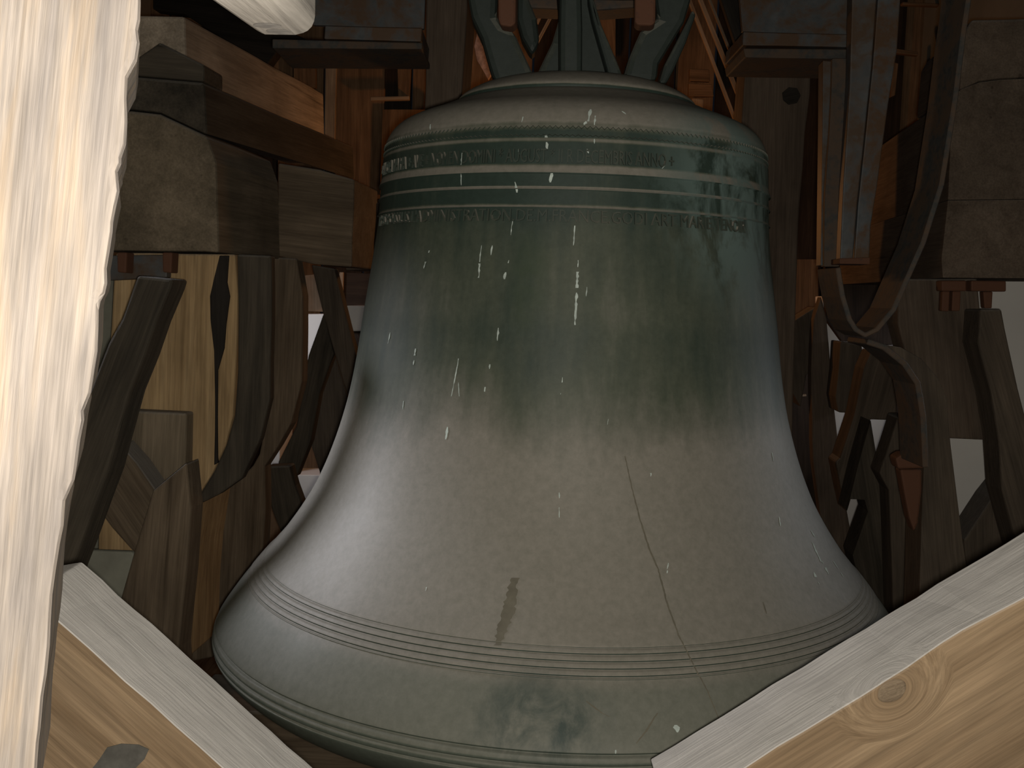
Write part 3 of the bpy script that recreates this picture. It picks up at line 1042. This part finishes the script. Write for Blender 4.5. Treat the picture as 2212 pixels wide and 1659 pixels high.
slab('brace_timber', [(668, 950), (690, 848), (724, 766), (752, 858), (740, 940), (760, 1560), (700, 1560), (690, 1020)], DX + 0.2, 0.06, M['rdark'],
     'dim upright timber between crossing braces and the bell flare', 'timber')
slab('brace_timber', [(574, 1008), (624, 1006), (636, 1050), (650, 1088), (700, 1240), (760, 1630), (690, 1630), (640, 1250), (606, 1150), (590, 1110), (574, 1060)], DX - 0.2, 0.07, M['dark'],
     'short dark brace under the orange board, touching the bell flare outline', 'brace')
slab('stone_cap', [(738, 664), (752, 660), (790, 661), (800, 668), (795, 716), (745, 716)], 4.3, 0.2, M['plaster'],
     'small pale stone cap with bright rim, behind the bell waist on left', 'stone')
slab('brace_timber', [(745, 718), (800, 716), (800, 800), (776, 800)], 4.32, 0.18, M['backdark'], 'dark stub of timber under the small pale stone cap', 'timber')
slab('frame_post', [(748, 412), (826, 440), (826, 580), (746, 584)], 3.672, 0.2, M['rdark'], 'dim brown post stub between left beams and the bell shoulder', 'post')

# ------------------------------------------------------------------ right bell frame
DR = 2.9
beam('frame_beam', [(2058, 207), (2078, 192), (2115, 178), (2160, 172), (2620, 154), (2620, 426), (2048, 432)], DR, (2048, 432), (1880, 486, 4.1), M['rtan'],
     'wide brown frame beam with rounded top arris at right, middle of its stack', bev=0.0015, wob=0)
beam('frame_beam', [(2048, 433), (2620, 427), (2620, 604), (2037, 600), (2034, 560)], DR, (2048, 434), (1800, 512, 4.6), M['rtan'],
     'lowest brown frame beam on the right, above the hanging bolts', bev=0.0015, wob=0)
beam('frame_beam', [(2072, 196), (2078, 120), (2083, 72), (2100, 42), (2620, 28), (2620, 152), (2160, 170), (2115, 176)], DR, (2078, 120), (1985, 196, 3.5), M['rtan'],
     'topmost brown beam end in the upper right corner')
hb = empty('hanging_bolts', P(2090, 640, 2.86), label='rusty square bolts and washers hanging under the right lowest beam', cat='bolt')
slab('washer', [(2034, 606), (2088, 606), (2088, 629), (2034, 629)], 2.84, 0.05, M['rust'], parent=hb, wob=0.002, bev=0.004)
slab('bolt', [(2036, 629), (2052, 629), (2050, 673), (2034, 672)], 2.85, 0.03, M['rust'], parent=hb, wob=0.001, bev=0.003)
slab('bolt', [(2058, 629), (2076, 629), (2074, 672), (2056, 672)], 2.85, 0.03, M['rust'], parent=hb, wob=0.001, bev=0.003)
slab('washer', [(2098, 606), (2174, 607), (2174, 630), (2098, 629)], 2.84, 0.05, M['rust'], parent=hb, wob=0.002, bev=0.004)
slab('bolt', [(2124, 630), (2145, 630), (2143, 666), (2127, 666)], 2.85, 0.03, M['rust'], parent=hb, wob=0.001, bev=0.003)
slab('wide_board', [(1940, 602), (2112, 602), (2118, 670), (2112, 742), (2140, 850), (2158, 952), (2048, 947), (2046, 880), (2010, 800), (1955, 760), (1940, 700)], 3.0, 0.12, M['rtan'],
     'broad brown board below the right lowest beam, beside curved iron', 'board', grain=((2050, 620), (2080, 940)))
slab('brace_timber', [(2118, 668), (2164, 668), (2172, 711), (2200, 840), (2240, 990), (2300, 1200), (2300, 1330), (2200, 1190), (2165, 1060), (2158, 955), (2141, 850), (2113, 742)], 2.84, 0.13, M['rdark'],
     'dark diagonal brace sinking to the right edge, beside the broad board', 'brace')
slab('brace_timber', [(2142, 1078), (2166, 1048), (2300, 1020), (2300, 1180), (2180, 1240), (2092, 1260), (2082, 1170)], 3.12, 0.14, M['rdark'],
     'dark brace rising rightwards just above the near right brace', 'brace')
bm = bmesh.new()
rod_bm(bm, P(2134, 940, 3.3), P(2150, 1720, 3.3), 0.006)
tag(mesh_obj('thin_rod', bm, M['iron']), 'thin dark upright rod against the pale wall at right', 'rod')

# steel column in two channels, and the slimmer channel beside it
sc = empty('steel_column', P(1850, 560, 2.66), label='blue-grey rusty steel column at right, its cut foot above the iron strap', cat='column')
slab('left_flange', [(1842, -60), (1898, -60), (1883, 145), (1866, 310), (1852, 440), (1842, 562), (1815, 564), (1822, 398), (1836, 181)], 2.64, 0.05, M['column'], parent=sc, wob=0.001, bev=0.003)
slab('web', [(1901, -60), (1950, -60), (1945, 0), (1938, 108), (1919, 224), (1894, 409), (1881, 488), (1878, 562), (1845, 562), (1854, 440), (1868, 310), (1885, 145)], 2.66, 0.06, M['girder'], parent=sc, wob=0.001, bev=0.003)
slab('foot_plate', [(1814, 558), (1880, 556), (1879, 571), (1814, 570)], 2.63, 0.1, M['rust'], parent=sc, wob=0.001, bev=0.002)
s2 = empty('steel_channel', P(1800, 570, 2.8), label='slim steel channel with shiny left edge, beside the steel column', cat='channel')
slab('flange', [(1778, 130), (1796, 132), (1794, 200), (1790, 280), (1782, 380), (1779, 430), (1778, 574), (1773, 574), (1775, 420), (1777, 270)], 2.76, 0.06, M['column'], parent=s2, wob=0, bev=0.002)
slab('web', [(1798, 126), (1840, 126), (1836, 181), (1822, 398), (1813, 576), (1780, 576), (1782, 430), (1792, 280), (1796, 200)], 2.80, 0.04, M['iron'], parent=s2, wob=0.001, bev=0.002)


# curved iron straps
def strap(name, px, d, wid, th, mat, label):
    pts = [P(x, y, d) for x, y in px]
    # resample
    cur = catmull([(p.x, p.y, p.z) for p in pts], 0.03)
    cur = [Vector(p) for p in cur]
    bm = bmesh.new()
    rings = []
    n = len(cur)
    for i, p in enumerate(cur):
        t = (cur[min(n - 1, i + 1)] - cur[max(0, i - 1)]).normalized()
        nn = t.cross(Vector((0, 1, 0))).normalized() * th * 0.5
        b = Vector((0, wid, 0))
        rings.append([bm.verts.new(q) for q in (p + nn, p - nn, p - nn + b, p + nn + b)])
    bm.faces.new(rings[0])
    bm.faces.new(rings[-1][::-1])
    for a, b in zip(rings[:-1], rings[1:]):
        for i in range(4):
            j = (i + 1) % 4
            bm.faces.new((a[i], a[j], b[j], b[i]))
    bmesh.ops.recalc_face_normals(bm, faces=bm.faces[:])
    bmesh.ops.bevel(bm, geom=[e for e in bm.edges if len(e.link_faces) == 2 and e.calc_face_angle(0) > 0.8], offset=0.002, segments=1, affect='EDGES')
    o = mesh_obj(name, bm, mat, frame=Matrix.Translation(pts[0]))
    return tag(o, label, 'strap')


strap('iron_strap', [(2100, -90), (2093, 0), (2082, 72), (2064, 217), (2035, 398), (1995, 524), (1967, 587), (1931, 669), (1895, 712), (1870, 724), (1850, 712), (1836, 690), (1821, 640), (1814, 600), (1811, 578)],
      2.42, 0.15, 0.012, M['iron'], 'long curved iron strap hooking at its foot, right of the steel column')
strap('iron_strap', [(1874, 738), (1910, 750), (1955, 786), (1983, 828), (1989, 862), (1995, 900), (1998, 960), (2000, 1010)], 2.48, 0.15, 0.014, M['iron'],
      'shorter iron strap arching rightwards below the long hooked strap')
slab('curved_brace', [(1882, 740), (1946, 750), (1992, 777), (2028, 819), (2046, 862), (2052, 946), (2066, 1060), (2080, 1170), (2092, 1250), (2090, 1330), (2110, 2020), (2000, 2020), (1985, 1330), (1990, 1150), (1996, 1000), (2000, 900), (1990, 830), (1958, 782), (1915, 748)],
     2.70, 0.14, M['rdark'], 'dark curved timber brace at right, behind the arching iron strap', 'brace', grain=((2010, 850), (2040, 1200)))
rb_ = empty('rusty_fitting', P(1968, 1000, 2.66), label='red-brown rusty iron fitting low on the right curved brace', cat='fitting')
slab('head', [(1934, 990), (1950, 980), (1990, 982), (2002, 995), (1998, 1012), (1940, 1014)], 2.62, 0.06, M['rust'], parent=rb_, wob=0.002)
slab('shank', [(1944, 1014), (1992, 1014), (1992, 1060), (1984, 1130), (1975, 1150), (1964, 1120), (1954, 1070)], 2.64, 0.05, M['rust'], parent=rb_, wob=0.002)

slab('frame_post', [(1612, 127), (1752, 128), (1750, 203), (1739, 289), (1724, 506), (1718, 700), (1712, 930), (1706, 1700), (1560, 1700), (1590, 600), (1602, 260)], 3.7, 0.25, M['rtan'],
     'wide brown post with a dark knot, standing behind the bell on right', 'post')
kp = slab('knot', [(1690, 200), (1704, 188), (1722, 190), (1730, 206), (1722, 222), (1704, 226), (1692, 216)], 3.695, 0.02, M['black'], parent=bpy.data.objects['frame_post.002'] if 'frame_post.002' in bpy.data.objects else None, bev=0.002, wob=0)
tag(kp, 'dark knot')
DY = 3.9
slab('brace_timber', [(1676, 724), (1720, 690), (1764, 662), (1773, 771), (1742, 812), (1730, 880), (1684, 800)], 4.192, 0.16, M['rdark'],
     'dim brown brace stub beside the bell waist on the right', 'brace')
slab('frame_post', [(1774, 640), (1786, 690), (1800, 860), (1815, 990), (1842, 1190), (1850, 1540), (1790, 1540), (1776, 1150), (1757, 1000), (1752, 800), (1758, 690)], 4.12, 0.07, M['rtan'],
     'slender brown upright right of the bell, crossing behind the braces', 'post')
slab('brace_timber', [(1816, 738), (1862, 744), (1866, 800), (1846, 893), (1811, 891), (1805, 858)], 3.95, 0.169, M['rdark'], 'short dark board end under the iron strap hook', 'board')
slab('brace_timber', [(1884, 755), (1905, 775), (1930, 812), (1938, 860), (1938, 908), (1880, 906), (1852, 1010), (1828, 1106), (1806, 1000), (1815, 990), (1846, 894), (1866, 796)], 3.75, 0.14, M['rdark'],
     'dark brace leaning leftwards between two pale wall gaps at right', 'brace', grain=((1910, 780), (1830, 1080)))
slab('brace_timber', [(1881, 908), (1899, 1020), (1920, 1060), (1945, 1180), (1990, 1340), (2040, 1640), (1930, 1640), (1880, 1340), (1842, 1200), (1875, 1106), (1868, 1080), (1838, 1078), (1830, 1104), (1852, 1012)], 3.55, 0.14, M['dark'],
     'dark brown brace leaning rightwards, right of the bell flare', 'brace', grain=((1880, 960), (1930, 1280)))
slab('brace_timber', [(1940, 900), (1998, 900), (1996, 1000), (1988, 1330), (1990, 1720), (1940, 1720), (1930, 1330), (1920, 1060), (1900, 1022)], 3.3, 0.12, M['rdark'],
     'dark upright timber left of the rusty fitting', 'timber')
slab('brace_timber', [(1700, 800), (1752, 800), (1757, 1000), (1776, 1150), (1792, 1330), (1800, 1460), (1700, 1460), (1690, 1000)], 4.5, 0.1, M['backdark'],
     'nearly black timber close to the right side of the bell flare', 'timber')
for q, d in (([(1699, 808), (1704, 808), (1706, 900), (1700, 900)], 4.45), ([(1702, 855), (1742, 852), (1742, 856), (1702, 859)], 4.44)):
    slab('plank', q, d, 0.02, M['lath'], parent=wb, wob=0, bev=0.001)

# dim post and gap pieces above, left of the crown
slab('frame_post', [(922, -60), (1012, -60), (1010, 0), (1000, 160), (994, 260), (916, 260), (920, 100)], 3.3, 0.2, M['rtan'], 'brown post behind the bell crown on its left', 'post')
slab('dark_plank', [(330, -60), (480, -40), (560, 40), (660, 84), (690, 110), (600, 110), (572, 148), (486, 88), (398, 30), (330, 20)], 4.9, 0.08, M['black'],
     'black timber in the gap above the topmost left beam', 'timber')

# stair strings: thin pale-edged laths slanting down to the bell's right shoulder
lg = 'slanting laths right of the crown'
for a, b, r, d, lb_ in (((1490, 0), (1590, 262), 0.0085, 5.30, 'thin orange lath slanting down nearest the bell crown'),
                        ((1510, -10), (1612, 245), 0.0105, 5.26, 'brightest thin lath in the middle of the slanting three'),
                        ((1530, -10), (1610, 192), 0.006, 5.38, 'dimmest slanting lath, nearest the right girder')):
    a3, b3 = P(*a, d), P(*b, d)
    t = (b3 - a3).normalized()
    sdv = t.cross(Vector((0, 1, 0))).normalized() * r
    o = prism('slanting_lath', [a3 - sdv, a3 + sdv, b3 + sdv, b3 - sdv], Vector((0, 0.02, 0)), M['lath'], b3 - a3, None, 0.002, 0)
    tag(o, lb_, 'lath', lg)
slab('slanting_plank', [(1545, -40), (1590, -40), (1616, 127), (1600, 127)], 3.6, 0.05, M['black'], 'dark slanting board beside the right girder end', 'board')
for k, (a, b) in enumerate((((1176, 16), (1160, 50)), ((1195, 26), (1158, 96)))):
    a3, b3 = P(*a, 5.3), P(*b, 5.3)
    t = (b3 - a3).normalized()
    sdv = t.cross(Vector((0, 1, 0))).normalized() * 0.008
    o = prism('slanting_lath', [a3 - sdv, a3 + sdv, b3 + sdv, b3 - sdv], Vector((0, 0.02, 0)), M['lath'], b3 - a3, None, 0.002, 0)
    tag(o, ('short orange lath glimpsed high between the canons', 'longer orange lath glimpsed between left canon and stem')[k], 'lath')
M['pink'] = plain('pink_rope', (0.5, 0.36, 0.32), 0.9, 0.4, 40)
slab('plank', [(1030, 70), (1042, 84), (1050, 120), (1062, 160), (1054, 172), (1042, 150), (1030, 130), (1024, 100)], 5.25, 0.03, M['pink'], parent=wb, bev=0.003, wob=0)  # pinkish rope, put in as a flat board on the back wall

slab('plaster_pier', [(2044, 604), (2330, 604), (2330, 1720), (2070, 1720)], 3.40, 0.08, M['pierplaster'], 'pale plaster pier glimpsed between right braces, at the right edge', 'pier', bev=0.004, wob=0.002)
slab('plaster_pier', [(1776, 640), (1990, 640), (2000, 1540), (1790, 1540)], 4.62, 0.15, M['pierplaster'], 'pale plaster pier seen in slivers between crossing braces right of bell', 'pier', bev=0.004, wob=0.002)
slab('plaster_pier', [(570, 680), (735, 678), (735, 800), (605, 800), (605, 1026), (735, 1026), (735, 1550), (622, 1550), (622, 1050), (570, 1050)], 4.85, 0.2, M['pierplaster'], 'pale plaster pier seen in slivers between crossing braces left of bell', 'pier', bev=0.004, wob=0.002)
slab('plaster_pier', [(60, 560), (330, 556), (330, 1620), (60, 1620)], 3.30, 0.2, M['stone'], 'greenish grey plaster pier behind the dark leftmost brace', 'pier', bev=0.004, wob=0.002)

gb = [Vector((-0.95, 3.0, ZC - 1.27)), Vector((-0.95, 3.3, ZC - 1.27)), Vector((-0.95, 3.3, 0.0)), Vector((-0.95, 3.0, 0.0))]
tag(prism('ground_beam', gb, Vector((2.0, 0, 0)), M['brown'], None, None, 0.008, 0.004), 'brown ground beam lying on the floor under the bell lip', 'beam')
